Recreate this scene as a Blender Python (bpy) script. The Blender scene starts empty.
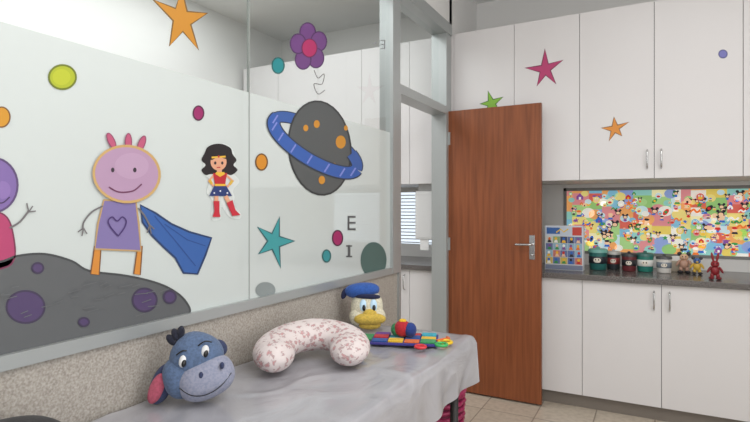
import bpy, bmesh, math, random
from mathutils import Vector, Matrix, Euler
random.seed(4)
S=bpy.context.scene
try: S.view_settings.view_transform='Standard'
except Exception: pass

# ---------------------------------------------------------------- measurements
F=520.0; TH=math.radians(28.3); ct,st=math.cos(TH),math.sin(TH); HZ=208.0; CZ=1.30
WX=-1.31      # face of the glazed partition
FY=3.60       # face of the cabinet doors
BY=4.22       # back wall
CEIL=3.0
def ray(px,py):
    u=(px-375)/F; v=(HZ-py)/F
    return (-st+ct*u, ct+st*u, v)
def wall_pt(px,py):          # measured point -> (y,z) on partition
    d=ray(px,py); t=WX/d[0]; return (d[1]*t, CZ+d[2]*t)
def front_pt(px,py):         # measured point -> (x,z) on cabinet fronts
    d=ray(px,py); t=FY/d[1]; return (d[0]*t, CZ+d[2]*t)
def x_at(px,y):
    d=ray(px,0); return d[0]*y/d[1]

# ---------------------------------------------------------------- materials
def lin(c):
    c=c/255.0
    return c/12.92 if c<=0.04045 else ((c+0.055)/1.055)**2.4
_m={}
def M(rgb,rough=0.5,metal=0.0,emit=0.0,alpha=1.0,spec=0.5,name=None):
    k=(rgb,rough,metal,emit,alpha,spec)
    if k in _m: return _m[k]
    m=bpy.data.materials.new(name or ("paint_%d_%d_%d"%rgb)); m.use_nodes=True
    b=m.node_tree.nodes["Principled BSDF"]
    c=(lin(rgb[0]),lin(rgb[1]),lin(rgb[2]),1)
    b.inputs["Base Color"].default_value=c; b.inputs["Roughness"].default_value=rough
    b.inputs["Metallic"].default_value=metal; b.inputs["Alpha"].default_value=alpha
    b.inputs["Specular IOR Level"].default_value=spec
    if emit: b.inputs["Emission Color"].default_value=c; b.inputs["Emission Strength"].default_value=emit
    _m[k]=m; return m
def L4(rgb): return (lin(rgb[0]),lin(rgb[1]),lin(rgb[2]),1)
def nodes(name):
    m=bpy.data.materials.new(name); m.use_nodes=True
    nt=m.node_tree; return m,nt,nt.nodes["Principled BSDF"]
def ramp(nt,stops,interp='LINEAR'):
    r=nt.nodes.new("ShaderNodeValToRGB"); cr=r.color_ramp; cr.interpolation=interp
    while len(cr.elements)<len(stops): cr.elements.new(0.5)
    for e,(p,c) in zip(cr.elements,stops): e.position=p; e.color=L4(c)
    return r
def coords(nt,scale=(1,1,1)):
    t=nt.nodes.new("ShaderNodeTexCoord"); mp=nt.nodes.new("ShaderNodeMapping")
    mp.inputs["Scale"].default_value=scale; nt.links.new(t.outputs["Object"],mp.inputs["Vector"]); return mp.outputs["Vector"]
def noise(nt,vec,scale,detail=4):
    n=nt.nodes.new("ShaderNodeTexNoise"); n.inputs["Scale"].default_value=scale; n.inputs["Detail"].default_value=detail
    nt.links.new(vec,n.inputs["Vector"]); return n
def bump(nt,b,h,strength,dist=0.01,prev=None):
    bp=nt.nodes.new("ShaderNodeBump"); bp.inputs["Strength"].default_value=strength; bp.inputs["Distance"].default_value=dist
    nt.links.new(h,bp.inputs["Height"]); nt.links.new(bp.outputs["Normal"],b.inputs["Normal"])
    if prev: nt.links.new(prev.outputs["Normal"],bp.inputs["Normal"])
    return bp

def mat_wood():
    m,nt,b=nodes("door_wood_veneer"); v=coords(nt,(16,16,0.8))
    n=noise(nt,v,3,8); r=ramp(nt,[(0.28,(112,60,32)),(0.5,(131,72,40)),(0.75,(146,83,48))])
    nt.links.new(n.outputs["Fac"],r.inputs["Fac"]); nt.links.new(r.outputs["Color"],b.inputs["Base Color"])
    b.inputs["Roughness"].default_value=0.42; bump(nt,b,n.outputs["Fac"],0.03); return m
def mat_terrazzo():
    m,nt,b=nodes("terrazzo_wall"); v=coords(nt)
    n=noise(nt,v,170,5); r=ramp(nt,[(0.3,(142,134,126)),(0.5,(166,159,150)),(0.68,(184,178,170))])
    nt.links.new(n.outputs["Fac"],r.inputs["Fac"]); nt.links.new(r.outputs["Color"],b.inputs["Base Color"])
    b.inputs["Roughness"].default_value=0.6; bump(nt,b,n.outputs["Fac"],0.06,0.002); return m
def mat_floor():
    m,nt,b=nodes("floor_tiles"); v=coords(nt)
    br=nt.nodes.new("ShaderNodeTexBrick"); br.offset=0; br.inputs["Scale"].default_value=1
    br.inputs["Brick Width"].default_value=0.33; br.inputs["Row Height"].default_value=0.33
    br.inputs["Mortar Size"].default_value=0.004
    br.inputs["Color1"].default_value=L4((196,184,168)); br.inputs["Color2"].default_value=L4((190,178,162)); br.inputs["Mortar"].default_value=L4((140,128,115))
    nt.links.new(v,br.inputs["Vector"])
    n=noise(nt,v,30,6); mx=nt.nodes.new("ShaderNodeMixRGB"); mx.blend_type='MULTIPLY'; mx.inputs["Fac"].default_value=0.5
    r=ramp(nt,[(0.3,(205,200,195)),(0.6,(255,255,255))]); nt.links.new(n.outputs["Fac"],r.inputs["Fac"])
    nt.links.new(br.outputs["Color"],mx.inputs["Color1"]); nt.links.new(r.outputs["Color"],mx.inputs["Color2"])
    nt.links.new(mx.outputs["Color"],b.inputs["Base Color"]); b.inputs["Roughness"].default_value=0.3; return m
def mat_granite():
    m,nt,b=nodes("granite_counter"); v=coords(nt); n=noise(nt,v,160,5)
    r=ramp(nt,[(0.35,(66,62,62)),(0.5,(100,95,93)),(0.65,(130,126,123))]); nt.links.new(n.outputs["Fac"],r.inputs["Fac"])
    nt.links.new(r.outputs["Color"],b.inputs["Base Color"]); b.inputs["Roughness"].default_value=0.2; return m
def mat_wall(name,rgb):
    m,nt,b=nodes(name); v=coords(nt); b.inputs["Base Color"].default_value=L4(rgb); b.inputs["Roughness"].default_value=0.7
    n=noise(nt,v,60,4); bump(nt,b,n.outputs["Fac"],0.05,0.003); return m
def mat_plastic_sheet():
    m,nt,b=nodes("clear_vinyl_over_grey_sheet"); v=coords(nt,(1,0.7,1)); n=noise(nt,v,7,5); n.inputs["Distortion"].default_value=1.0
    r=ramp(nt,[(0.35,(156,155,160)),(0.65,(172,171,176))]); nt.links.new(n.outputs["Fac"],r.inputs["Fac"])
    nt.links.new(r.outputs["Color"],b.inputs["Base Color"]); b.inputs["Roughness"].default_value=0.4
    b.inputs["Coat Weight"].default_value=0.8; b.inputs["Coat Roughness"].default_value=0.1; b.inputs["Coat IOR"].default_value=1.5
    w=noise(nt,v,5,3); w.noise_type='RIDGED_MULTIFRACTAL'; w.inputs["Distortion"].default_value=0.8
    b1=bump(nt,b,n.outputs["Fac"],0.3,0.03); b2=bump(nt,b,w.outputs["Fac"],0.45,0.014,b1)
    nt.links.new(b2.outputs["Normal"],b.inputs["Coat Normal"]); return m
def mat_floral():
    m,nt,b=nodes("floral_cotton"); v=coords(nt)
    vo=nt.nodes.new("ShaderNodeTexVoronoi"); vo.inputs["Scale"].default_value=46; vo.inputs["Randomness"].default_value=0.9
    n=noise(nt,v,90,3); mx=nt.nodes.new("ShaderNodeMixRGB"); mx.inputs["Fac"].default_value=0.03
    nt.links.new(v,mx.inputs["Color1"]); nt.links.new(n.outputs["Color"],mx.inputs["Color2"]); nt.links.new(mx.outputs["Color"],vo.inputs["Vector"])
    r=ramp(nt,[(0.0,(172,112,116)),(0.22,(200,158,158)),(0.34,(166,146,146)),(0.42,(214,202,200)),(1,(218,208,206))])
    nt.links.new(vo.outputs["Distance"],r.inputs["Fac"]); nt.links.new(r.outputs["Color"],b.inputs["Base Color"])
    b.inputs["Roughness"].default_value=0.9; n2=noise(nt,v,14,4); bump(nt,b,n2.outputs["Fac"],0.5,0.02); return m
def mat_plush(name,rgb,rgb2=None):
    m,nt,b=nodes(name); v=coords(nt); n=noise(nt,v,140,4); rgb2=rgb2 or tuple(int(c*0.87) for c in rgb)
    r=ramp(nt,[(0.35,rgb2),(0.6,rgb)]); nt.links.new(n.outputs["Fac"],r.inputs["Fac"]); nt.links.new(r.outputs["Color"],b.inputs["Base Color"])
    b.inputs["Roughness"].default_value=0.95; b.inputs["Sheen Weight"].default_value=0.1; bump(nt,b,n.outputs["Fac"],0.25,0.003); return m
WALL=mat_wall("white_wall_paint",(228,227,225)); CEILM=mat_wall("ceiling_paint",(234,234,232))
WOOD=mat_wood(); TERR=mat_terrazzo(); GRAN=mat_granite(); SHEET=mat_plastic_sheet(); FLORAL=mat_floral()
LAM=M((217,214,214),0.4,name="white_laminate"); GAP=M((70,68,68),0.8,name="gap_shadow_board")
METAL=M((172,176,176),0.35,0.4,name="aluminium_frame"); CHROME=M((200,200,200),0.2,1.0,name="chrome")
PLINTH=M((120,112,104),0.5,name="plinth")
FILM=M((203,210,208),0.25,alpha=0.84,name="frosted_film")
def mat_glass():
    m=bpy.data.materials.new("clear_pane"); m.use_nodes=True; nt=m.node_tree; nt.nodes.clear()
    o=nt.nodes.new("ShaderNodeOutputMaterial"); t=nt.nodes.new("ShaderNodeBsdfTransparent"); g=nt.nodes.new("ShaderNodeBsdfGlossy")
    t.inputs["Color"].default_value=(0.93,0.96,0.95,1); g.inputs["Roughness"].default_value=0.02
    lw=nt.nodes.new("ShaderNodeLayerWeight"); lw.inputs["Blend"].default_value=0.5
    p=nt.nodes.new("ShaderNodeMath"); p.operation='POWER'; p.inputs[1].default_value=4.0
    q=nt.nodes.new("ShaderNodeMath"); q.operation='MULTIPLY_ADD'; q.inputs[1].default_value=0.6; q.inputs[2].default_value=0.05
    mx=nt.nodes.new("ShaderNodeMixShader")
    nt.links.new(lw.outputs["Facing"],p.inputs[0]); nt.links.new(p.outputs[0],q.inputs[0])
    nt.links.new(q.outputs[0],mx.inputs[0]); nt.links.new(t.outputs[0],mx.inputs[1]); nt.links.new(g.outputs[0],mx.inputs[2]); nt.links.new(mx.outputs[0],o.inputs[0]); return m
GLASS=mat_glass()

# ---------------------------------------------------------------- mesh helpers
def obj(name,me,parent=None,smooth=False):
    o=bpy.data.objects.new(name,me); S.collection.objects.link(o)
    if parent: o.parent=parent
    if smooth:
        for p in me.polygons: p.use_smooth=True
    return o
def empty(name,loc=(0,0,0),rot=(0,0,0)):
    e=bpy.data.objects.new(name,None); e.empty_display_size=0.1; S.collection.objects.link(e); e.location=loc; e.rotation_euler=rot; return e
def box(name,lo,hi,mat,parent=None,bev=0.0):
    bm=bmesh.new(); bmesh.ops.create_cube(bm,size=1)
    for v in bm.verts:
        v.co=Vector([(lo[i]+hi[i])/2+v.co[i]*(hi[i]-lo[i]) for i in range(3)])
    if bev: bmesh.ops.bevel(bm,geom=bm.edges[:],offset=bev,segments=2,profile=0.7,affect='EDGES')
    me=bpy.data.meshes.new(name); bm.to_mesh(me); bm.free(); me.materials.append(mat); return obj(name,me,parent)
def boxes(name,lst,mat,parent=None):
    bm=bmesh.new()
    for lo,hi in lst:
        r=bmesh.ops.create_cube(bm,size=1)
        for v in r['verts']: v.co=Vector([(lo[i]+hi[i])/2+v.co[i]*(hi[i]-lo[i]) for i in range(3)])
    me=bpy.data.meshes.new(name); bm.to_mesh(me); bm.free(); me.materials.append(mat); return obj(name,me,parent)
def sheet_x(name,x,y0,y1,z0,z1,mat,parent=None):
    me=bpy.data.meshes.new(name); me.from_pydata([(x,y0,z0),(x,y1,z0),(x,y1,z1),(x,y0,z1)],[],[(0,1,2,3)]); me.materials.append(mat); return obj(name,me,parent)
def blob(name,c,r,mat,parent=None,rot=(0,0,0),n=1.0,seg=32,taper=0.0):
    bm=bmesh.new(); bmesh.ops.create_uvsphere(bm,u_segments=seg,v_segments=seg//2+2,radius=1)
    R=Euler(rot).to_matrix()
    for v in bm.verts:
        p=[math.copysign(abs(a)**n,a) for a in v.co]
        k=1+taper*p[2]; q=Vector((p[0]*r[0]*k,p[1]*r[1]*k,p[2]*r[2])); v.co=R@q+Vector(c)
    me=bpy.data.meshes.new(name); bm.to_mesh(me); bm.free(); me.materials.append(mat); return obj(name,me,parent,True)
def lathe(name,prof,mat,parent=None,seg=32,c=(0,0,0)):
    vs=[];fs=[]
    for r,z in prof:
        for i in range(seg):
            a=2*math.pi*i/seg; vs.append((c[0]+r*math.cos(a),c[1]+r*math.sin(a),c[2]+z))
    for j in range(len(prof)-1):
        for i in range(seg):
            k=(i+1)%seg; fs.append((j*seg+i,j*seg+k,(j+1)*seg+k,(j+1)*seg+i))
    me=bpy.data.meshes.new(name); me.from_pydata(vs,[],fs); me.materials.append(mat); return obj(name,me,parent,True)
def catmull(pts,closed=False,n=6):
    out=[]; N=len(pts); rng=range(N) if closed else range(N-1)
    for i in rng:
        g=(lambda k: pts[k%N]) if closed else (lambda k: pts[max(0,min(N-1,k))])
        p0,p1,p2,p3=[Vector(g(i+d)) for d in (-1,0,1,2)]
        for s in range(n):
            t=s/n; out.append(0.5*((2*p1)+(p2-p0)*t+(2*p0-5*p1+4*p2-p3)*t*t+(3*p1-p0-3*p2+p3)*t**3))
    if not closed: out.append(Vector(pts[-1]))
    return out
def tube(name,pts,rad,mat,parent=None,seg=12,flat=1.0,closed=False):
    pts=[Vector(p) for p in pts]; N=len(pts); vs=[];fs=[]
    rf=rad if callable(rad) else (lambda t:rad)
    for i,p in enumerate(pts):
        a=pts[(i-1)%N] if closed else pts[max(0,i-1)]; b=pts[(i+1)%N] if closed else pts[min(N-1,i+1)]
        t=(b-a).normalized(); up=Vector((0,0,1)) if abs(t.z)<0.9 else Vector((1,0,0))
        s=t.cross(up).normalized(); w=s.cross(t).normalized(); r=rf(i/(N-1))
        for k in range(seg):
            an=2*math.pi*k/seg; vs.append(tuple(p+s*r*math.cos(an)+w*r*flat*math.sin(an)))
    for j in range(N if closed else N-1):
        j2=(j+1)%N
        for k in range(seg):
            k2=(k+1)%seg; fs.append((j*seg+k,j*seg+k2,j2*seg+k2,j2*seg+k))
    if not closed: fs.append(tuple(range(seg))[::-1]); fs.append(tuple((N-1)*seg+k for k in range(seg)))
    me=bpy.data.meshes.new(name); me.from_pydata(vs,[],fs); me.materials.append(mat); return obj(name,me,parent,True)

class Decal:
    """flat painted artwork: layered vinyl/paint shapes on one plane"""
    def __init__(s,name,to3d,rough=0.45,emit=0.0,step=0.0002): s.n=name; s.f=to3d; s.v=[]; s.p=[]; s.mi=[]; s.mats=[]; s.l=0; s.rough=rough; s.emit=emit; s.step=step
    def _add(s,pts,col,newlayer=True):
        if newlayer: s.l+=1
        m=M(col,s.rough,emit=s.emit)
        if m not in s.mats: s.mats.append(m)
        b=len(s.v)
        for p in pts: s.v.append(s.f(p[0],p[1],s.l*s.step+0.0005))
        s.p.append(tuple(range(b,b+len(pts)))); s.mi.append(s.mats.index(m))
    def poly(s,pts,col,smooth=False,outline=None,w=1.6):
        if smooth: pts=[(p.x,p.y) for p in catmull([(a,b,0) for a,b in pts],True,6)]
        s._add(pts,col)
        if outline: s.stroke(list(pts)+[pts[0]],w,outline)
    def ell(s,cx,cy,rx,ry,col,rot=0,outline=None,w=1.4,n=32):
        c,q=math.cos(math.radians(rot)),math.sin(math.radians(rot))
        pts=[(cx+rx*math.cos(a)*c-ry*math.sin(a)*q,cy+rx*math.cos(a)*q+ry*math.sin(a)*c) for a in [2*math.pi*i/n for i in range(n)]]
        s.poly(pts,col,False,outline,w)
    def stroke(s,pts,w,col,smooth=False):
        if smooth: pts=[(p.x,p.y) for p in catmull([(a,b,0) for a,b in pts],False,6)]
        s.l+=1
        N=len(pts); L=[];R=[]
        cl=(abs(pts[0][0]-pts[-1][0])+abs(pts[0][1]-pts[-1][1])<1e-6)
        for i in range(N):
            a=pts[i-1] if i>0 else (pts[-2] if cl else pts[0]); b=pts[i+1] if i<N-1 else (pts[1] if cl else pts[-1])
            dx,dy=b[0]-a[0],b[1]-a[1]; l=math.hypot(dx,dy) or 1
            nx,ny=-dy/l*w/2,dx/l*w/2; L.append((pts[i][0]+nx,pts[i][1]+ny)); R.append((pts[i][0]-nx,pts[i][1]-ny))
        for i in range(N-1): s._add([L[i],L[i+1],R[i+1],R[i]],col,False)
    def build(s,parent=None):
        me=bpy.data.meshes.new(s.n); me.from_pydata(s.v,[],s.p)
        for m in s.mats: me.materials.append(m)
        for p,i in zip(me.polygons,s.mi): p.material_index=i
        return obj(s.n,me,parent)
def W3(px,py,o): y,z=wall_pt(px,py); return (WX-0.003+o,y,z)
def F3(px,py,o): x,z=front_pt(px,py); return (x,FY-o,z)

# ---------------------------------------------------------------- room shell
XR=2.0; XL=-3.35; YR=-1.6; T=0.1; BX=WX-T
box("floor",(XL-T,YR-T,-0.1),(XR+T,BY+T,0),mat_floor())
box("ceiling",(XL-T,YR-T,CEIL),(XR+T,BY+T,CEIL+0.1),CEILM)
wins=[(-2.75,-1.55,0.98,1.44),(-0.62,1.1,0.955,1.452)]
def wall_with_holes():
    L=[]; x0=XL
    for a,b,z0,z1 in wins:
        L.append(((x0,BY,0),(a,BY+T,CEIL))); L.append(((a,BY,0),(b,BY+T,z0))); L.append(((a,BY,z1),(b,BY+T,CEIL))); x0=b
    L.append(((x0,BY,0),(XR,BY+T,CEIL))); return L
boxes("wall_back",wall_with_holes(),WALL)
box("wall_right",(XR,YR,0),(XR+T,BY,CEIL),WALL)
box("wall_rear",(XL,YR-T,0),(XR,YR,CEIL),WALL)
box("wall_far_left",(XL-T,YR,0),(XL,BY,CEIL),WALL)
Y0,Y1=2.62,2.715; D1=3.475
box("wall_partition_base",(BX,YR,0),(WX,Y1,0.93),TERR)
boxes("wall_partition",[((BX,YR,2.62),(WX,FY+0.02,CEIL)),((BX,FY-0.03,0),(WX,BY,CEIL)),],WALL)
fr=empty("partition_frame")
boxes("frame_bars",[((BX+0.02,YR,0.93),(WX+0.012,Y0,0.965)),((WX-0.035,Y0,0.93),(WX+0.015,Y1,2.62)),((BX,Y1-0.04,0.93),(WX-0.035,Y1,2.62)),
  ((BX,YR,2.54),(WX+0.015,Y0,2.62)),((BX,D1,0),(WX+0.012,FY-0.03,2.54)),
  ((BX,Y1,2.54),(WX+0.02,FY-0.03,2.62)),((BX,Y1,1.965),(WX+0.012,D1,2.02))],METAL,fr)
box("jamb_post",(BX,Y1-0.012,0),(WX+0.014,Y1+0.01,1.965),METAL,fr)
YG=wall_pt(250,200)[0]
wg=empty("window_1")
for i,(a,b) in enumerate([(YR,-0.2),(-0.197,YG-0.002),(YG+0.002,Y0)]):
    sheet_x("pane_%d"%i,WX-0.007,a,b,0.965,2.54,GLASS,wg)
    sheet_x("film_%d"%i,WX-0.004,a,b,0.965,1.725,FILM,wg)
box("pane_joint",(WX-0.013,YG-0.002,0.965),(WX-0.0025,YG+0.002,2.54),M((150,155,152),0.4),wg)
sheet_x("window_2",WX-0.047,Y1,D1,2.02,2.54,GLASS)

# ---------------------------------------------------------------- cabinets
def handle(x,z,L,par,n):
    pts=[(x,FY+0.002,z-L/2),(x,FY-0.02,z-L/2+0.008),(x,FY-0.028,z-L/4),(x,FY-0.03,z),(x,FY-0.028,z+L/4),(x,FY-0.02,z+L/2-0.008),(x,FY+0.002,z+L/2)]
    tube(n,catmull(pts,False,4),0.005,CHROME,par,8)
def cab_run(edges,z0,z1,par):
    box("carcass",(edges[0],FY+0.022,z0),(edges[-1],BY-0.004,z1),LAM,par)
    box("reveal",(edges[0],FY+0.0185,z0+0.001),(edges[-1],FY+0.0215,z1-0.001),GAP,par)
    for i,(a,b) in enumerate(zip(edges,edges[1:])):
        box("leaf_%d"%i,(a+0.0015,FY,z0+0.002),(b-0.0015,FY+0.018,z1-0.002),LAM,par,0.001)
up=empty("wall_cabinet"); ue=[-1.285,-0.852,-0.431,-0.004,0.442,0.87,1.30,1.73,1.995]
cab_run(ue,1.48,2.565,up); box("filler",(WX+0.001,FY+0.01,1.48),(-1.286,FY+0.2,2.565),LAM,up)
for i,x in enumerate([-0.042,0.034]): handle(x,1.60,0.115,up,"handle_%d"%i)
for i,x in enumerate([0.83,0.91]): handle(x,1.60,0.115,up,"handle_b%d"%i)
lw=empty("base_cabinet"); le=[-1.285,-0.85,-0.415,0.035,0.476,0.91,1.34,1.77,1.995]
cab_run(le,0.085,0.835,lw); box("plinth",(-1.305,FY+0.03,0.0),(1.995,FY+0.05,0.085),PLINTH,lw)
for i,x in enumerate([-0.005,0.078,0.87,0.95]): handle(x,0.735,0.115,lw,"handle_%d"%i)
box("countertop",(-1.305,FY-0.025,0.836),(1.995,BY-0.002,0.872),GRAN,None,0.003)
up2=empty("wall_cabinet.001"); cab_run([-3.3,-2.9,-2.48,-2.06,-1.64,-1.42],1.48,2.565,up2)
lw2=empty("base_cabinet.001"); cab_run([-3.3,-2.9,-2.48,-2.06,-1.64,-1.42],0.085,0.835,lw2)
handle(-2.10,1.6,0.115,up2,"handle_0"); handle(-2.02,1.6,0.115,up2,"handle_1"); handle(-1.68,0.735,0.115,lw2,"handle_0")
box("plinth",(-3.3,FY+0.03,0),(-1.42,FY+0.05,0.085),PLINTH,lw2)
box("countertop.001",(-3.33,FY-0.025,0.836),(BX-0.005,BY-0.002,0.872),GRAN,None,0.003)
w3=empty("window_3")
a,b,z0,z1=wins[0]
box("daylight_pane",(a,BY+0.06,z0),(b,BY+0.07,z1),M((225,235,245),0.4,emit=0.9,name="daylit_pane"),w3)
boxes("blind_slats",[((a,BY+0.02,z0+0.01+i*0.03),(b,BY+0.045,z0+0.018+i*0.03)) for i in range(15)],M((205,205,205),0.5),w3)
pd=empty("paper_towel_dispenser"); box("casing",(-1.62,FY+0.05,1.06),(-1.47,FY+0.17,1.43),M((225,225,225),0.3),pd,0.02); box("paper",(-1.58,FY+0.06,0.98),(-1.51,FY+0.065,1.07),M((240,240,240),0.8),pd); box("bracket",(-1.60,FY+0.08,1.42),(-1.49,FY+0.15,1.4795),M((200,200,200),0.3),pd)

# printed roller blind on the counter window: collage of cartoon characters
pal=[(220,196,96),(124,180,206),(144,190,116),(210,136,140),(226,160,96),(230,228,218),(140,196,188),(206,100,86),(136,156,204),(236,226,176),(226,208,126),(190,216,224),(160,200,132)]
fig=[(40,38,46),(200,48,42),(244,242,236),(238,186,50),(50,104,190),(238,196,160),(56,146,76),(228,116,46),(130,76,150)]
w4=empty("window_4"); a,b,z0,z1=wins[1]
D=Decal("printed_roller_blind",lambda x,z,o:(x,BY+0.02-o,z),0.7,0.5,0.0001)  # prints glow slightly to stand in for backlight through the window
D.poly([(a,z0),(b,z0),(b,z1),(a,z1)],(225,222,205))
base_l=D.l; xx=a
while xx<b-0.01:
    w=random.choice([0.06,0.09,0.12]); zz=z0-random.uniform(0,0.04)
    while zz<z1-0.005:
        h=random.choice([0.06,0.09,0.12]); x2=min(b,xx+w); z2=min(z1,zz+h)
        D.l=base_l; D.poly([(xx,max(z0,zz)),(x2,max(z0,zz)),(x2,z2),(xx,z2)],random.choice(pal)); zz=z2
    xx+=w
for i in range(120):
    D.l=base_l+1+i%3; cx=random.uniform(a+0.05,b-0.05); cz=random.uniform(z0+0.035,z1-0.04); r0=random.uniform(.015,.04)
    r0=min(r0,cz-z0,z1-cz); D.ell(cx,cz,r0*1.2,r0,random.choice(pal),n=18)
LV=base_l+6
for i in range(400):
    cx=random.uniform(a+0.04,b-0.04); cz=random.uniform(z0+0.04,z1-0.04); s=random.uniform(0.008,0.026)
    f1,f2,f3=random.sample(fig,3); D.l=LV+(i%25)*8; kind=random.choice("mmfhsbdcccf")
    if kind=="m":
        D.ell(cx-s*0.7,cz+s*0.8,s*0.42,s*0.42,fig[0],n=10); D.ell(cx+s*0.7,cz+s*0.8,s*0.42,s*0.42,fig[0],n=10); D.ell(cx,cz,s*0.8,s*0.75,fig[0],n=14); D.ell(cx,cz-s*.1,s*0.6,s*0.5,fig[5],n=12)
        if s<0.02: D.ell(cx,cz-s*1.2,s*0.6,s*0.5,f1,n=10)
    elif kind=="f":
        D.ell(cx,cz,s*0.7,s*0.8,fig[5],n=12); D.ell(cx,cz+s*0.5,s*0.8,s*0.4,f1,n=12); D.poly([(cx-s*.6,cz-s*.7),(cx+s*.6,cz-s*.7),(cx+s*.9,cz-s*1.4),(cx-s*.9,cz-s*1.4)],f2)
    elif kind=="h": D.poly([(cx-s,cz-s),(cx+s,cz-s),(cx+s,cz),(cx,cz+s),(cx-s,cz)],f1); D.poly([(cx-s*.3,cz-s),(cx+s*.3,cz-s),(cx+s*.3,cz-s*.2),(cx-s*.3,cz-s*.2)],f2)
    elif kind=="s":
        pp=[(cx+(s*1.1 if k%2==0 else s*.45)*math.cos(k*math.pi/5+1.57),cz+(s*1.1 if k%2==0 else s*.45)*math.sin(k*math.pi/5+1.57)) for k in range(10)]; D.poly(pp,f1)
    elif kind=="b": D.ell(cx,cz,s*1.1,s*0.6,f1,random.uniform(0,90),n=14); D.ell(cx,cz,s*.4,s*.4,f2,n=10)
    elif kind=="d": D.stroke([(cx-s*1.3,cz-s*.4),(cx-s*.4,cz+s*.5),(cx+s*.4,cz-s*.3),(cx+s*1.3,cz+s*.5)],s*.5,f1,True)
    else:
        D.ell(cx,cz,s*0.95,s*1.0,random.choice(pal),n=14); D.ell(cx,cz-s*.25,s*0.55,s*0.35,f1,n=12)
        for k in (-1,1): D.ell(cx+k*s*.3,cz+s*.3,s*.2,s*.27,(244,242,236),n=8); D.ell(cx+k*s*.3,cz+s*.27,s*.09,s*.13,(40,40,45),n=8)
D.build(w4)
boxes("frame",[((a,BY-0.005,z1-0.022),(b,BY+0.03,z1)),((a,BY-0.005,z0),(b,BY+0.03,z0+0.02)),((a,BY-0.005,z0),(a+0.02,BY+0.03,z1))],M((130,130,128),0.4),w4)
box("outer_pane",(a,BY+0.07,z0),(b,BY+0.075,z1),M((225,235,245),0.4,emit=1.0),w4)

# ---------------------------------------------------------------- door
HX,HY=WX+0.006,3.535; EX,EY=-0.655,3.525
ang=math.atan2(EY-HY,EX-HX); Ld=math.hypot(EX-HX,EY-HY)
dr=empty("door_1",(HX,HY,0),(0,0,ang))
box("leaf",(0,-0.018,0.012),(Ld,0.018,1.99),WOOD,dr,0.002)
for i,z in enumerate([0.25,1.0,1.75]): box("hinge_%d"%i,(-0.004,-0.026,z),(0.02,-0.0181,z+0.09),METAL,dr)
box("lock_plate",(Ld-0.075,-0.022,0.96),(Ld-0.04,-0.0181,1.12),CHROME,dr,0.001)
tube("lever",catmull([(Ld-0.057,-0.018,1.06),(Ld-0.057,-0.05,1.06),(Ld-0.075,-0.06,1.06),(Ld-0.16,-0.058,1.058)],False,5),0.008,CHROME,dr,10)
lathe("key_cylinder",[(0.0001,0.0),(0.009,0.0),(0.009,0.012),(0.0001,0.012)],CHROME,dr,16,(Ld-0.057,-0.024,0.985))

# ---------------------------------------------------------------- artwork on the glass
def star(D,pts,inner,col,outl,w=1.8):
    cx=sum(p[0] for p in pts)/5; cy=sum(p[1] for p in pts)/5; out=[]
    for i in range(5):
        a=pts[i]; b=pts[(i+1)%5]; out.append(a); mx,my=(a[0]+b[0])/2,(a[1]+b[1])/2
        out.append((cx+(mx-cx)*inner,cy+(my-cy)*inner))
    D.poly(out,col,False,outl,w)
D=Decal("orange_star_mural",W3); star(D,[(182,-12),(208,13),(199,50),(170,46),(153,-1)],0.42,(196,134,42),(120,88,40)); D.build()
D=Decal("green_dot_mural",W3); D.ell(63,77,13.5,12,(170,180,40),0,(110,120,36),2); D.ell(62,77,9,8,(182,190,46)); D.build()
D=Decal("orange_dot_mural",W3); D.ell(2,117,8.5,10,(204,144,40),0,(120,80,40)); D.build()
D=Decal("magenta_dot_mural",W3); D.ell(199,113,5.2,7,(150,42,100),0,(90,40,70)); D.build()
D=Decal("orange_dot_mural.001",W3); D.ell(262,162,5.8,8,(204,134,40),0,(110,75,40)); D.build()
D=Decal("teal_dot_mural",W3); D.ell(278.5,65.5,6,7.8,(38,134,140),0,(40,95,95)); D.build()
D=Decal("magenta_dot_mural.001",W3); D.ell(338,238,5,7.5,(160,40,98),0,(90,40,70)); D.build()
D=Decal("teal_dot_mural.001",W3); D.ell(327,256,4,6,(56,142,148),0,(50,100,100)); D.build()
D=Decal("dark_teal_blob_mural",W3); D.ell(374,260,13,18,(80,106,102)); D.build()
D=Decal("grey_blob_decal",W3); D.ell(266,290,10,8,(136,144,144)); D.build()  # plain grey ellipse laid on the partition face
D=Decal("flower_mural",W3)
for i in range(5):
    a=math.radians(-95+72*i); D.ell(309+11*math.cos(a),47+14.5*math.sin(a),7.8,9.8,(108,66,124),0,(76,48,90),1.2)
D.ell(309.5,48,7.5,9,(172,46,98),0,(110,40,80),1)
D.stroke([(314,70),(318,78),(324,74),(322,84),(314,84),(318,94),(325,90)],0.9,(120,120,118),True); D.build()
D=Decal("planet_mural",W3)
def ring(t,rx,ry,rot=31,cx=315.5,cy=144.5):
    c,s=math.cos(math.radians(rot)),math.sin(math.radians(rot)); x,y=rx*math.cos(t),ry*math.sin(t); return (cx+x*c-y*s,cy+x*s+y*c)
ts=[2*math.pi*i/60 for i in range(61)]
D.stroke([ring(t,48,15) for t in ts if t>=math.pi-0.1],12,(50,60,80)); D.stroke([ring(t,48,15) for t in ts if t>=math.pi-0.1],10,(58,92,160))
D.ell(320,148,31,47,(84,87,88),-6,(54,56,58),1.8)
for x,y,rr in [(341,142,5),(317,124,3),(334,168,4),(306,128,2.5),(322,180,3.2),(346,128,2)]: D.ell(x,y,rr,rr*1.3,(200,138,46))
fr_=[ring(t,48,16) for t in ts if -0.01<=t<=math.pi+0.25]
D.stroke([ring(t,48,16) for t in ts if t>=2*math.pi-0.8],12,(50,60,80)); D.stroke([ring(t,48,16) for t in ts if t>=2*math.pi-0.8],10,(58,92,160))
D.stroke(fr_,14,(50,60,80)); D.stroke(fr_,11.5,(54,92,168))
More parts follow.
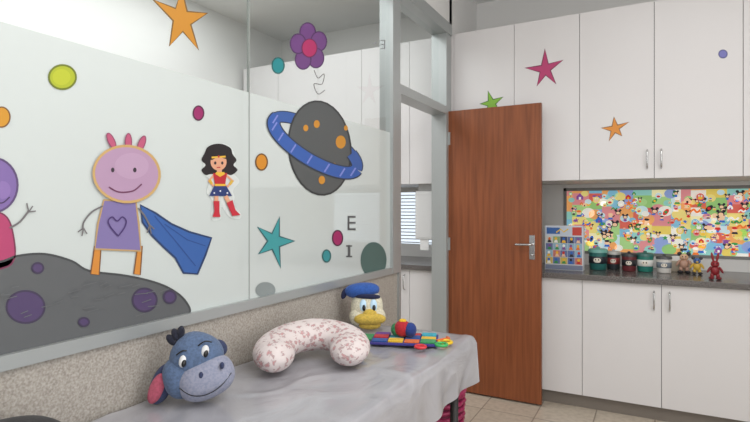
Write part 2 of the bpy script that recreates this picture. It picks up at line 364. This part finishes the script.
for k in range(2,len(fr_)-2,4):
    p,q=fr_[k],fr_[k+1]; mx_,my_=(p[0]+q[0])/2,(p[1]+q[1])/2; D.stroke([(mx_-2.5,my_+4),(mx_+2.5,my_-4)],1.6,(126,136,206))
D.build()
D=Decal("teal_star_mural",W3); star(D,[(280,217),(295,241),(281,268),(259,254),(258,227)],0.40,(62,150,154),(50,95,100)); D.build()
g=(88,90,92)
D=Decal("letter_e_mural",W3); D.stroke([(349,216),(349,230)],1.8,g)
for y in (216.8,222.8,229.2): D.stroke([(348,y),(356,y)],1.8,g)
D.build()
D=Decal("letter_i_mural",W3); D.stroke([(349.5,245),(349.5,257)],2.6,g); D.stroke([(346.5,246),(352.5,246)],1.5,g); D.stroke([(346.5,256.5),(352.5,256.5)],1.5,g); D.build()
D=Decal("letter_e_mural.001",W3); D.stroke([(385,40),(385,49)],1.2,(146,150,152))
for y in (40.4,44.5,48.6): D.stroke([(381,y),(385.5,y)],1.0,(146,150,152))
D.stroke([(374,43),(377,43)],2.0,(146,150,152)); D.build()
D=Decal("rocky_hill_mural",W3)
hill=[(-40,268),(0,262),(18,256),(45,254),(72,261),(90,271),(128,276),(160,284),(180,295),(190,308),(189,316)]
D.poly([(p.x,p.y) for p in catmull([(a,b,0) for a,b in hill],False,5)]+[(120,331.5),(40,350.5),(-40,369.5)],(92,94,96))
D.stroke([(p.x,p.y) for p in catmull([(a,b,0) for a,b in hill],False,5)],2.2,(68,70,72))
for x,y,rx,ry in [(26,307,19,16),(145,300,12,11.5),(38,268,5.5,5),(170,297,6,6),(84,322,5,4)]: D.ell(x,y,rx,ry,(80,64,102),0,(66,56,82),2)
for i in range(26):
    x=random.uniform(-20,165); y=random.uniform(284,318); D.stroke([(x,y),(x+random.uniform(6,14),y-random.uniform(1,4))],0.8,(101,103,105))
D.build()
D=Decal("caped_alien_mural",W3)
cape=[(141,205),(156,213),(172,224),(190,232),(212,238),(206,255),(198,274),(184,273),(176,258),(164,247),(152,235),(143,222)]
D.poly(cape,(54,94,160),False,(40,60,100),2); D.stroke([(155,216),(175,240),(196,266)],1.2,(44,76,138)); D.stroke([(165,224),(188,240),(206,246)],1.0,(44,76,138))
for x0_,x1_ in [(91,99.5),(134,140.5)]: D.poly([(x0_+4,246),(x1_+2,246),(x1_,275),(x0_,274)],(206,134,56),False,(120,80,50),1.2)
D.poly([(104,200),(136,201),(139,225),(141,251),(95,249),(98,224)],(126,113,162),False,(182,150,106),2)
D.stroke([(103,206),(92,212),(84,222),(83,230)],1.7,(112,108,110),True)
for q in [(78,232),(82,236),(87,234)]: D.stroke([(83.5,228),q],1.3,(112,108,110))
D.stroke([(138,208),(144,215),(150,226)],1.7,(112,108,110),True)
for q in [(147,233),(151,234),(154,229)]: D.stroke([(149.5,225),q],1.2,(112,108,110))
heart=[(118,236),(111,228),(108,221),(112,217),(117,221),(122,217),(126,221),(124,228),(118,236)]; D.stroke(heart,1.4,(74,54,110),True)
for x,y,r in [(111,141,-25),(128,142,0),(141,144,22)]: D.ell(x,y,3.2,8.5,(184,86,118),r,(140,70,100),1)
D.ell(126,174,33,28,(176,144,172),5,(196,160,104),2.6); D.ell(131,166,17,13,(182,151,178))
for x in (112,134): D.ell(x,170,1.7,2.4,(60,50,60))
D.stroke([(108,187),(118,192),(132,191),(141,184)],1.4,(110,60,90),True); D.build()
D=Decal("purple_alien_mural",W3)
D.poly([(-30,215),(-5,212),(8,218),(14,236),(15,258),(4,268),(-30,270)],(174,64,106),True,(120,50,80),1.6)
D.ell(-6,185,24,27,(126,102,162),0,(92,72,114),2.2); D.ell(3,190,8,9,(138,112,172)); D.stroke([(-10,200),(2,203),(10,197)],1.3,(70,50,90),True)
D.stroke([(10,228),(20,222),(29,211)],2,(112,108,110),True)
for q in [(27,203),(33,206),(36,211)]: D.stroke([(29,212),q],1.3,(112,108,110))
D.build()
D=Decal("heroine_sticker",W3); sk=(216,160,130); rd=(180,40,50); bk=(34,28,32)
D.poly([(206,150),(214,144),(226,144),(234,151),(236,165),(233,172),(240,181),(234,190),(235,198),(234,205),(241,213),(240,219),(230,217),(222,207),(221,219),(212,219),(212,200),(207,192),(210,180),(204,172)],(206,211,209),True)
D.poly([(205,153),(208,147),(215,144),(223,144),(231,148),(233,154),(237,160),(234,165),(238,170),(232,175),(226,174),(212,174),(206,175),(202,170),(206,165),(202,160)],bk,True)
D.ell(219,162,8,8.5,sk); D.poly([(211,157),(219,152),(228,156),(227,159),(219,157),(212,160)],bk,True); D.stroke([(212,157.5),(226,156.5)],1.8,(222,176,60)); D.ell(219,156.5,1,1.2,rd)
for x in (215.5,222.5): D.ell(x,163,1.2,1.6,(40,30,40))
D.stroke([(217,167.5),(220.5,167.3)],1.0,(180,40,50))
D.poly([(217,169),(222,169),(222,175),(217,175)],sk)
D.stroke([(214,175),(209,181),(214,186)],2.4,sk); D.stroke([(226,175),(233,181),(227,187)],2.4,sk)
D.stroke([(209.5,180),(212,184)],2.8,(210,170,70)); D.stroke([(232.5,180.5),(229.5,184.5)],2.8,(210,170,70))
D.poly([(213,173),(227,173),(225,185),(215,185)],rd); D.poly([(215,174),(220,177),(225,174),(224,172),(216,172)],(222,176,60))
D.poly([(215,184),(225,184),(232,196),(209,196)],(40,56,110)); D.stroke([(214.5,185),(225.5,185)],2.2,(222,176,60))
for q in [(214,193),(220,191),(227,193)]: D.ell(q[0],q[1],0.8,0.8,(230,230,230))
D.stroke([(216,196),(216,203)],4,sk); D.stroke([(225,196),(229,203)],4,sk)
D.poly([(213,201),(219,201),(219,212),(220,217),(212,217),(214,211)],(190,44,60)); D.poly([(226,203),(232,200),(235,210),(240,215),(232,216)],(190,44,60)); D.build()
D=Decal("pink_star_mural",F3); star(D,[(545,49),(563,60),(556,84),(537,86),(525,68)],0.36,(180,58,108),(120,50,80),1.4); D.build()
D=Decal("orange_star_mural.001",F3); star(D,[(614,117),(629,122),(622,136),(609,141),(601,128)],0.40,(216,138,50),(130,90,50),1.2); D.build()
D=Decal("green_star_mural",F3); star(D,[(488,91),(503,97),(500,112),(486,114),(480,104)],0.42,(126,176,58),(70,110,50),1.2); D.build()
D=Decal("blue_dot_mural",F3); D.ell(723,54,4.2,4,(110,110,180),0,(80,80,130),1); D.build()

# ---------------------------------------------------------------- exam couch
TX0,TX1,TY0,TY1,TZ=-1.295,-0.70,0.25,2.20,0.74
tb=empty("examination_couch")
box("mattress",(TX0,TY0,TZ-0.09),(TX1-0.012,TY1-0.012,TZ-0.008),M((120,118,122),0.5),tb,0.02)
boxes("subframe",[((TX0+0.03,TY0+0.05,TZ-0.14),(TX1-0.04,TY0+0.09,TZ-0.0905)),((TX0+0.03,TY1-0.09,TZ-0.14),(TX1-0.04,TY1-0.05,TZ-0.0905)),((TX0+0.03,TY0+0.09,TZ-0.14),(TX0+0.07,TY1-0.09,TZ-0.0905)),((TX1-0.08,TY0+0.09,TZ-0.14),(TX1-0.04,TY1-0.09,TZ-0.0905))],M((50,46,46),0.5),tb)
for i,(x,y) in enumerate([(TX0+0.05,TY0+0.07),(TX1-0.06,TY0+0.07),(TX0+0.05,TY1-0.07),(TX1-0.06,TY1-0.07)]):
    tube("leg_%d"%i,[(x,y,0.0),(x,y,TZ-0.14)],0.018,M((50,46,46),0.5),tb)
def sheet():
    nu,nv=90,190; dropx,dropy=0.19,0.17
    su=(TX1-TX0)+dropx; sv=(TY1-TY0)+dropy; vs=[];fs=[]
    from mathutils import noise as N
    for j in range(nv+1):
        for i in range(nu+1):
            s=i/nu*su; t=j/nv*sv
            ds=max(0,s-(TX1-TX0)); dt=max(0,t-(TY1-TY0))
            x=TX0+min(s,TX1-TX0); y=TY0+min(t,TY1-TY0)
            d=max(ds,dt)
            rd_=1-abs(N.noise(Vector((x*4+y*2.2,y*3-x*2,1.7))))*2.4
            z=TZ+0.003+0.005*N.noise(Vector((x*5,y*3,0)))+0.007*max(0,rd_-0.55)
            if d>0:
                edge=0.012*min(1,d/0.03)
                z=TZ+0.004-d
                rip=0.5+0.5*math.sin(y*23+math.sin(y*7)*2); rip2=0.5+0.5*math.sin(x*31+1)
                k=d/0.19
                if ds>0: x+=edge+0.016*rip*k
                if dt>0: y+=edge+0.016*rip2*k
                if ds>0: z-=0.012*math.sin(y*9)*k
            else:
                e=min(TX1-x,TY1-y)
                if e<0.03: z-=0.006*(1-e/0.03)**2
            vs.append((x,y,z))
    for j in range(nv):
        for i in range(nu):
            a=j*(nu+1)+i; fs.append((a,a+1,a+nu+2,a+nu+1))
    me=bpy.data.meshes.new("cover_sheet"); me.from_pydata(vs,[],fs); me.materials.append(SHEET); return obj("cover_sheet",me,tb,True)
sheet()
TOP=TZ+0.010

# nursing pillow (C shape, plump back, two tapering arms)
C=Vector((-1.055,1.50,TOP+0.052)); a0=math.radians(-50); R=0.128
pts=[]
for i in range(49):
    t=i/48; a=a0+math.radians(42+ (318-42)*t); pts.append((C.x+R*math.cos(a)*0.98,C.y+R*1.16*math.sin(a),C.z+0.022*math.sin(math.pi*t)**2))
def prad(t):
    e=min(t,1-t)*2; base=0.080*(1-0.18*(1-e))
    return max(0.004,base*math.sqrt(max(0,1-(1-min(1,e/0.2))**2.2)))
ob=tube("nursing_pillow",pts,prad,FLORAL,None,24,0.72)

# black bolster
bb=empty("black_bolster_cushion",(-1.19,0.55,TOP+0.050)); blob("cushion",(0,0,0),(0.10,0.15,0.048),mat_plush("black_fabric",(32,30,32)),bb,n=0.75)

# donkey plush head --------------------------------------------------
s=0.00275
dk=empty("donkey_plush_cushion",(-1.165,1.075,TOP+0.096),(math.radians(-8),0,math.radians(43)))
BL=mat_plush("donkey_blue",(90,110,142)); MU=mat_plush("donkey_muzzle",(148,150,168),(130,135,156)); DK=mat_plush("donkey_mane",(30,32,48)); MR=mat_plush("donkey_ear_lining",(176,84,104)); BD=mat_plush("donkey_dark",(54,62,94))
def q(px,py): return ((px-196)*s,(366-py)*s)
sd=0.0045
def qp(n,px,py,rx,ry,dep,depth,mat,rot=0,nn=1.0,par=dk,f=None):
    x,z=(f or q)(px,py); return blob(n,(x,-dep,z),(rx*(s if f is None else sd),depth,ry*(s if f is None else sd)),mat,par,(0,math.radians(rot),0),nn)
qp("cranium",197,357,27,25,0.0,0.062,BL,25,0.88)
qp("muzzle",207,378,29,21,0.018,0.062,MU,-20,0.84)
qp("cheek",182,376,18,22,0.0,0.055,BL,-15,0.86)
qp("ear_left",163,382,11,21,-0.005,0.022,BD,22,0.9); qp("ear_left_lining",159,385,7.5,16,0.009,0.014,MR,22)
qp("ear_right",220,350,7,9,-0.02,0.02,BD,-30)
for i,(x,y,r) in enumerate([(176,333,-20),(181,331,5),(172,338,-40)]): qp("mane_%d"%i,x,y,4,7,0.012,0.015,DK,r)
WH=M((220,220,220),0.5); BK=M((20,20,22),0.3)
for i,(x,y) in enumerate([(185,358),(206,350)]):
    qp("eye_%d"%i,x,y,4.0,6.4,0.053,0.010,WH,10); qp("pupil_%d"%i,x+1,y+2,2.4,3.8,0.060,0.006,BK,10)
    x_,z_=q(x,y-8.5); tube("brow_%d"%i,catmull([(x_-0.018,-0.055,z_-0.006),(x_,-0.058,z_+0.005),(x_+0.018,-0.052,z_+0.001)],False,5),0.002,BK,dk,8)
for i,(x,y) in enumerate([(203,372),(223,364)]): qp("nostril_%d"%i,x,y,2.4,3.4,0.074,0.008,BD)
pp=[]
for px,py,dp in [(182,384,0.056),(194,391,0.071),(208,391,0.078),(222,384,0.073),(232,373,0.055)]: x_,z_=q(px,py); pp.append((x_,-dp,z_))
tube("mouth",catmull(pp,False,5),0.0014,BK,dk,8)

# duck plush head ----------------------------------------------------
dd=empty("duck_plush_cushion",(-1.17,2.085,TOP+0.094),(math.radians(-8),0,math.radians(29)))
def qd(px,py): return ((px-368)*sd,(305-py)*sd)
DW=mat_plush("duck_white",(222,216,192)); DY=mat_plush("duck_bill",(214,182,80)); DB=mat_plush("duck_cap",(48,90,168)); DN=mat_plush("duck_cap_band",(28,34,70))
qp("head",369,305,16.5,18,0,0.06,DW,0,0.9,dd,qd)
qp("cheek_left",360,314,9,9,0.015,0.045,DW,0,1,dd,qd); qp("cheek_right",379,314,9,9,0.015,0.045,DW,0,1,dd,qd)
qp("cap",364,288,18,8,0.0,0.06,DB,-4,0.9,dd,qd); qp("cap_band",369,294,14,3.6,0.0,0.063,DN,4,0.8,dd,qd)
qp("cap_tassel",346,291,3,6,0.01,0.012,DN,20,1,dd,qd)
qp("bill_upper",372,316,16,6,0.05,0.035,DY,0,0.9,dd,qd); qp("bill_lower",372,322,11,4.6,0.038,0.03,DY,0,0.9,dd,qd); qp("bill_bridge",372,311,7,5,0.055,0.02,DY,0,1,dd,qd)
for i,x in enumerate((365.5,375.5)):
    qp("eye_%d"%i,x,303,3.8,6.4,0.053,0.01,M((190,220,240),0.4),0,1,dd,qd); qp("pupil_%d"%i,x+0.6,305,1.7,3,0.062,0.006,BK,0,1,dd,qd)

# cloth activity toy -------------------------------------------------
cb=empty("cloth_activity_book",(-0.90,1.955,TOP+0.002),(0,0,math.radians(20)))
cols=[(40,84,160),(60,150,90),(190,40,50),(236,190,50),(110,60,150),(50,170,190),(225,110,50),(220,215,205)]
def cl(c): return mat_plush("cloth_%d_%d_%d"%c,c)
box("pages",(-0.145,-0.085,0.0),(0.125,0.085,0.010),cl((66,60,140)),cb,0.004)
k=0
for i in range(4):
    for j in range(3):
        x=-0.138+i*0.065; y=-0.078+j*0.053
        o=box("patch_%d"%k,(x,y,0.0102),(x+0.06,y+0.049,0.015+0.003*(k%2)),cl(cols[(i*3+j*2)%8]),cb,0.003); k+=1
box("flap",(-0.19,-0.03,0.001),(-0.146,0.06,0.009),cl((60,150,90)),cb,0.003)
blob("ball_a",(-0.02,0.0,0.05),(0.036,0.036,0.034),cl((180,36,48)),cb); blob("ball_b",(0.012,-0.008,0.047),(0.026,0.034,0.030),cl((36,60,130)),cb); blob("ball_c",(-0.05,0.01,0.043),(0.02,0.03,0.026),cl((50,130,80)),cb); blob("ball_cap",(-0.02,0.0,0.082),(0.016,0.016,0.008),cl((236,190,50)),cb)
def torus(n,c,R_,r,mat,par,tilt=0):
    tube(n,[(c[0]+R_*math.cos(a),c[1]+R_*math.sin(a),c[2]+math.sin(a)*tilt) for a in [2*math.pi*i/28 for i in range(28)]],r,mat,par,8,1,True)
torus("ring_a",(0.155,-0.03,0.008),0.026,0.006,M((230,190,40),0.3),cb); torus("ring_b",(0.14,-0.075,0.009),0.022,0.006,M((60,170,90),0.3),cb); torus("ring_c",(0.06,-0.115,0.008),0.02,0.006,M((210,50,60),0.3),cb)
tube("ribbon",catmull([(0.12,-0.03,0.012),(0.15,0.0,0.012),(0.17,0.03,0.008),(0.16,0.06,0.006)],False,5),0.005,cl((225,110,50)),cb,8)

# magenta basket beside couch ----------------------------------------
bk_=empty("magenta_wicker_basket",(-0.945,2.395,0.0)); MG=M((150,28,78),0.45)
H=0.42
lathe("inner_wall",[(0.0001,0.01),(0.10,0.01),(0.108,0.02),(0.128,H-0.01),(0.118,H-0.012),(0.1,0.03),(0.0001,0.025)],M((110,16,56),0.6),bk_)
for i in range(13):
    z=0.011+i*0.0325; rr=0.110+0.022*z/H
    tube("weave_%d"%i,[((rr+0.004*math.cos(a*12+math.pi*(i%2)))*math.cos(a),(rr+0.004*math.cos(a*12+math.pi*(i%2)))*math.sin(a),z) for a in [2*math.pi*k/72 for k in range(72)]],0.011,MG,bk_,8,1,True)
torus("rim",(0,0,H-0.004),0.133,0.013,MG,bk_)

# ---------------------------------------------------------------- things on the counter
CT=0.872
def at(px,y): return x_at(px,y)
pb=empty("toy_box",((at(546,3.82)+at(584,3.82))/2,3.82,CT),(0,0,0))
w=(at(584,3.82)-at(546,3.82))/2
box("carton",(-w,-0.04,0),(w,0.04,0.305),M((222,224,228),0.5),pb,0.002)
D=Decal("printed_panel",lambda x,z,o:(x,-0.0402-o,z),0.5)
def rct(x0,z0_,x1,z1_,c): D.poly([(x0,z0_),(x1,z0_),(x1,z1_),(x0,z1_)],c)
rct(-w+.003,.003,w-.003,.302,(214,216,218)); rct(-w+.003,.235,w-.003,.302,(196,206,220))
rct(-w+.012,.248,-w+.10,.292,(60,104,170)); rct(w-.07,.24,w-.01,.296,(200,70,60)); rct(-w+.003,.003,w-.003,.035,(120,128,150))
lay=D.l
for i in range(5):
    for j in range(4):
        cw=(2*w-0.012)/5; x0=-w+.006+i*cw; z0_=0.04+j*0.048; D.l=lay
        rct(x0+.001,z0_+.001,x0+cw-.001,z0_+.047,random.choice([(206,206,200),(146,180,200),(206,180,96),(138,170,120),(200,120,110),(100,116,160),(60,70,100)]))
        xc=x0+cw/2+random.uniform(-.004,.004); f1,f2=random.sample(fig,2)
        D.poly([(xc-.014,z0_+.004),(xc+.014,z0_+.004),(xc+.006,z0_+.026),(xc-.006,z0_+.026)],f1); D.ell(xc,z0_+.031,.009,.010,f2,n=12)
D.stroke([(-0.05,0.258),(-0.02,0.282),(0.0,0.262),(0.03,0.284)],0.008,(240,200,60)); D.build(pb)
def jar(name,px,y,r,h,body,band,lid):
    e=empty(name,(at(px,y),y,CT))
    lathe("body",[(0.0001,0.001),(r*0.86,0.001),(r*0.92,0.006),(r,h*0.75),(r,h*0.8)],M(body,0.35),e)
    lathe("band",[(r*0.955,h*0.3),(r*0.99,h*0.31),(r*1.01,h*0.62),(r*0.98,h*0.63)],M(band,0.4),e)
    lathe("lid",[(r*1.06,h*0.8),(r*1.06,h*0.92),(r*0.9,h*0.97),(r*0.25,h*0.98),(r*0.2,h*1.06),(0.0001,h*1.08)],M(lid,0.35),e)
    lathe("lid_base",[(0.0001,h*0.795),(r*1.06,h*0.8)],M(lid,0.35),e)
    blob("face",(0.0,-r*0.93,h*0.46),(r*0.4,r*0.12,h*0.13),M((235,225,210),0.5),e)
    for k_ in (-1,1): blob("dot_%d"%k_,(k_*r*0.16,-r*1.04,h*0.49),(r*0.07,r*0.04,h*0.04),BK,e,seg=12)
jar("storage_jar",598,3.92,0.060,0.15,(40,104,100),(34,40,48),(110,170,160))
jar("storage_jar.001",613.5,4.0,0.045,0.13,(50,56,60),(150,60,60),(190,188,184))
jar("storage_jar.002",629,3.93,0.046,0.125,(110,48,52),(40,40,44),(60,60,64))
jar("storage_jar.003",645,3.95,0.052,0.13,(44,124,112),(225,225,220),(60,110,104))
jar("storage_jar.004",664,3.93,0.045,0.115,(220,216,210),(120,130,140),(80,80,84))
def figurine(name,px,y,sc,c1,c2,c3,bunny=False):
    e=empty(name,(at(px,y),y,CT))
    def b(n,c,r,m,rot=0): blob(n,tuple(v*sc for v in c),tuple(v*sc for v in r),M(m,0.45),e,(0,math.radians(rot),0),1,20)
    for k_ in (-1,1):
        b("foot_%d"%k_,(k_*.028,-.012,.014),(.024,.034,.014),c3); b("leg_%d"%k_,(k_*.022,0,.035),(.016,.018,.03),c1); b("arm_%d"%k_,(k_*.046,-.01,.09),(.011,.014,.034),c1,-k_*28)
        if bunny: b("ear_%d"%k_,(k_*.02,.0,.205),(.011,.01,.042),c2,k_*10)
        else: b("ear_%d"%k_,(k_*.034,.0,.17),(.018,.008,.018),c3)
        b("eye_%d"%k_,(k_*.012,-.033,.148),(.004,.004,.006),(20,20,20))
    b("torso",(0,0,.082),(.036,.03,.044),c1); b("head",(0,0,.14),(.034,.034,.032),c2); b("snout",(0,-.03,.132),(.013,.01,.009),c1)
figurine("rabbit_figurine",715,3.70,0.66,(134,30,38),(144,34,42),(116,24,34),True)
figurine("mouse_figurine",684,3.96,0.75,(190,150,130),(226,186,150),(40,40,44))
figurine("mouse_figurine.001",697,3.93,0.62,(220,180,70),(80,110,170),(60,60,64))
bxs=empty("tissue_box",(at(676,4.08),4.08,CT)); box("carton",(-0.09,-0.045,0),(0.09,0.045,0.07),M((200,190,170),0.6),bxs,0.003); blob("tissue",(0,0,0.078),(0.04,0.01,0.025),M((240,240,240),0.9),bxs,n=0.8)

# ---------------------------------------------------------------- lights
def area(name,loc,sx,sy,e,rot=(0,0,0),col=(1,1,1)):
    l=bpy.data.lights.new(name,'AREA'); l.shape='RECTANGLE'; l.size=sx; l.size_y=sy; l.energy=e; l.color=col
    o=bpy.data.objects.new(name,l); o.location=loc; o.rotation_euler=rot; S.collection.objects.link(o); return o
area("overhead_fill",(0.4,1.2,CEIL-0.02),1.6,2.2,43,col=(1,0.99,0.985))  # unseen overhead area light, added to light the room
area("overhead_fill.001",(-2.4,1.8,CEIL-0.02),1.2,2.6,43,col=(0.97,0.99,1))  # second unseen overhead light, added to brighten the neighbouring room
area("side_wall_fill",(XR-0.03,0.6,1.7),2.4,1.6,31,(0,math.radians(90),0),(0.96,0.98,1))  # added fill at the right wall, which has no window
area("rear_wall_fill",(0.2,YR+0.03,1.8),2.4,1.4,23,(math.radians(90),0,0),(0.98,0.99,1))  # added fill from behind the camera; the rear wall is solid
w=bpy.data.worlds.new("world"); S.world=w; w.use_nodes=True; w.node_tree.nodes["Background"].inputs[0].default_value=(0.9,0.95,1,1); w.node_tree.nodes["Background"].inputs[1].default_value=0.6

cam=bpy.data.cameras.new("camera"); co=bpy.data.objects.new("camera",cam); S.collection.objects.link(co); S.camera=co
co.location=(0,0,CZ); co.rotation_euler=(math.radians(90),0,TH); cam.sensor_width=36; cam.lens=F/750*36; cam.shift_y=-3/750; cam.clip_start=0.02
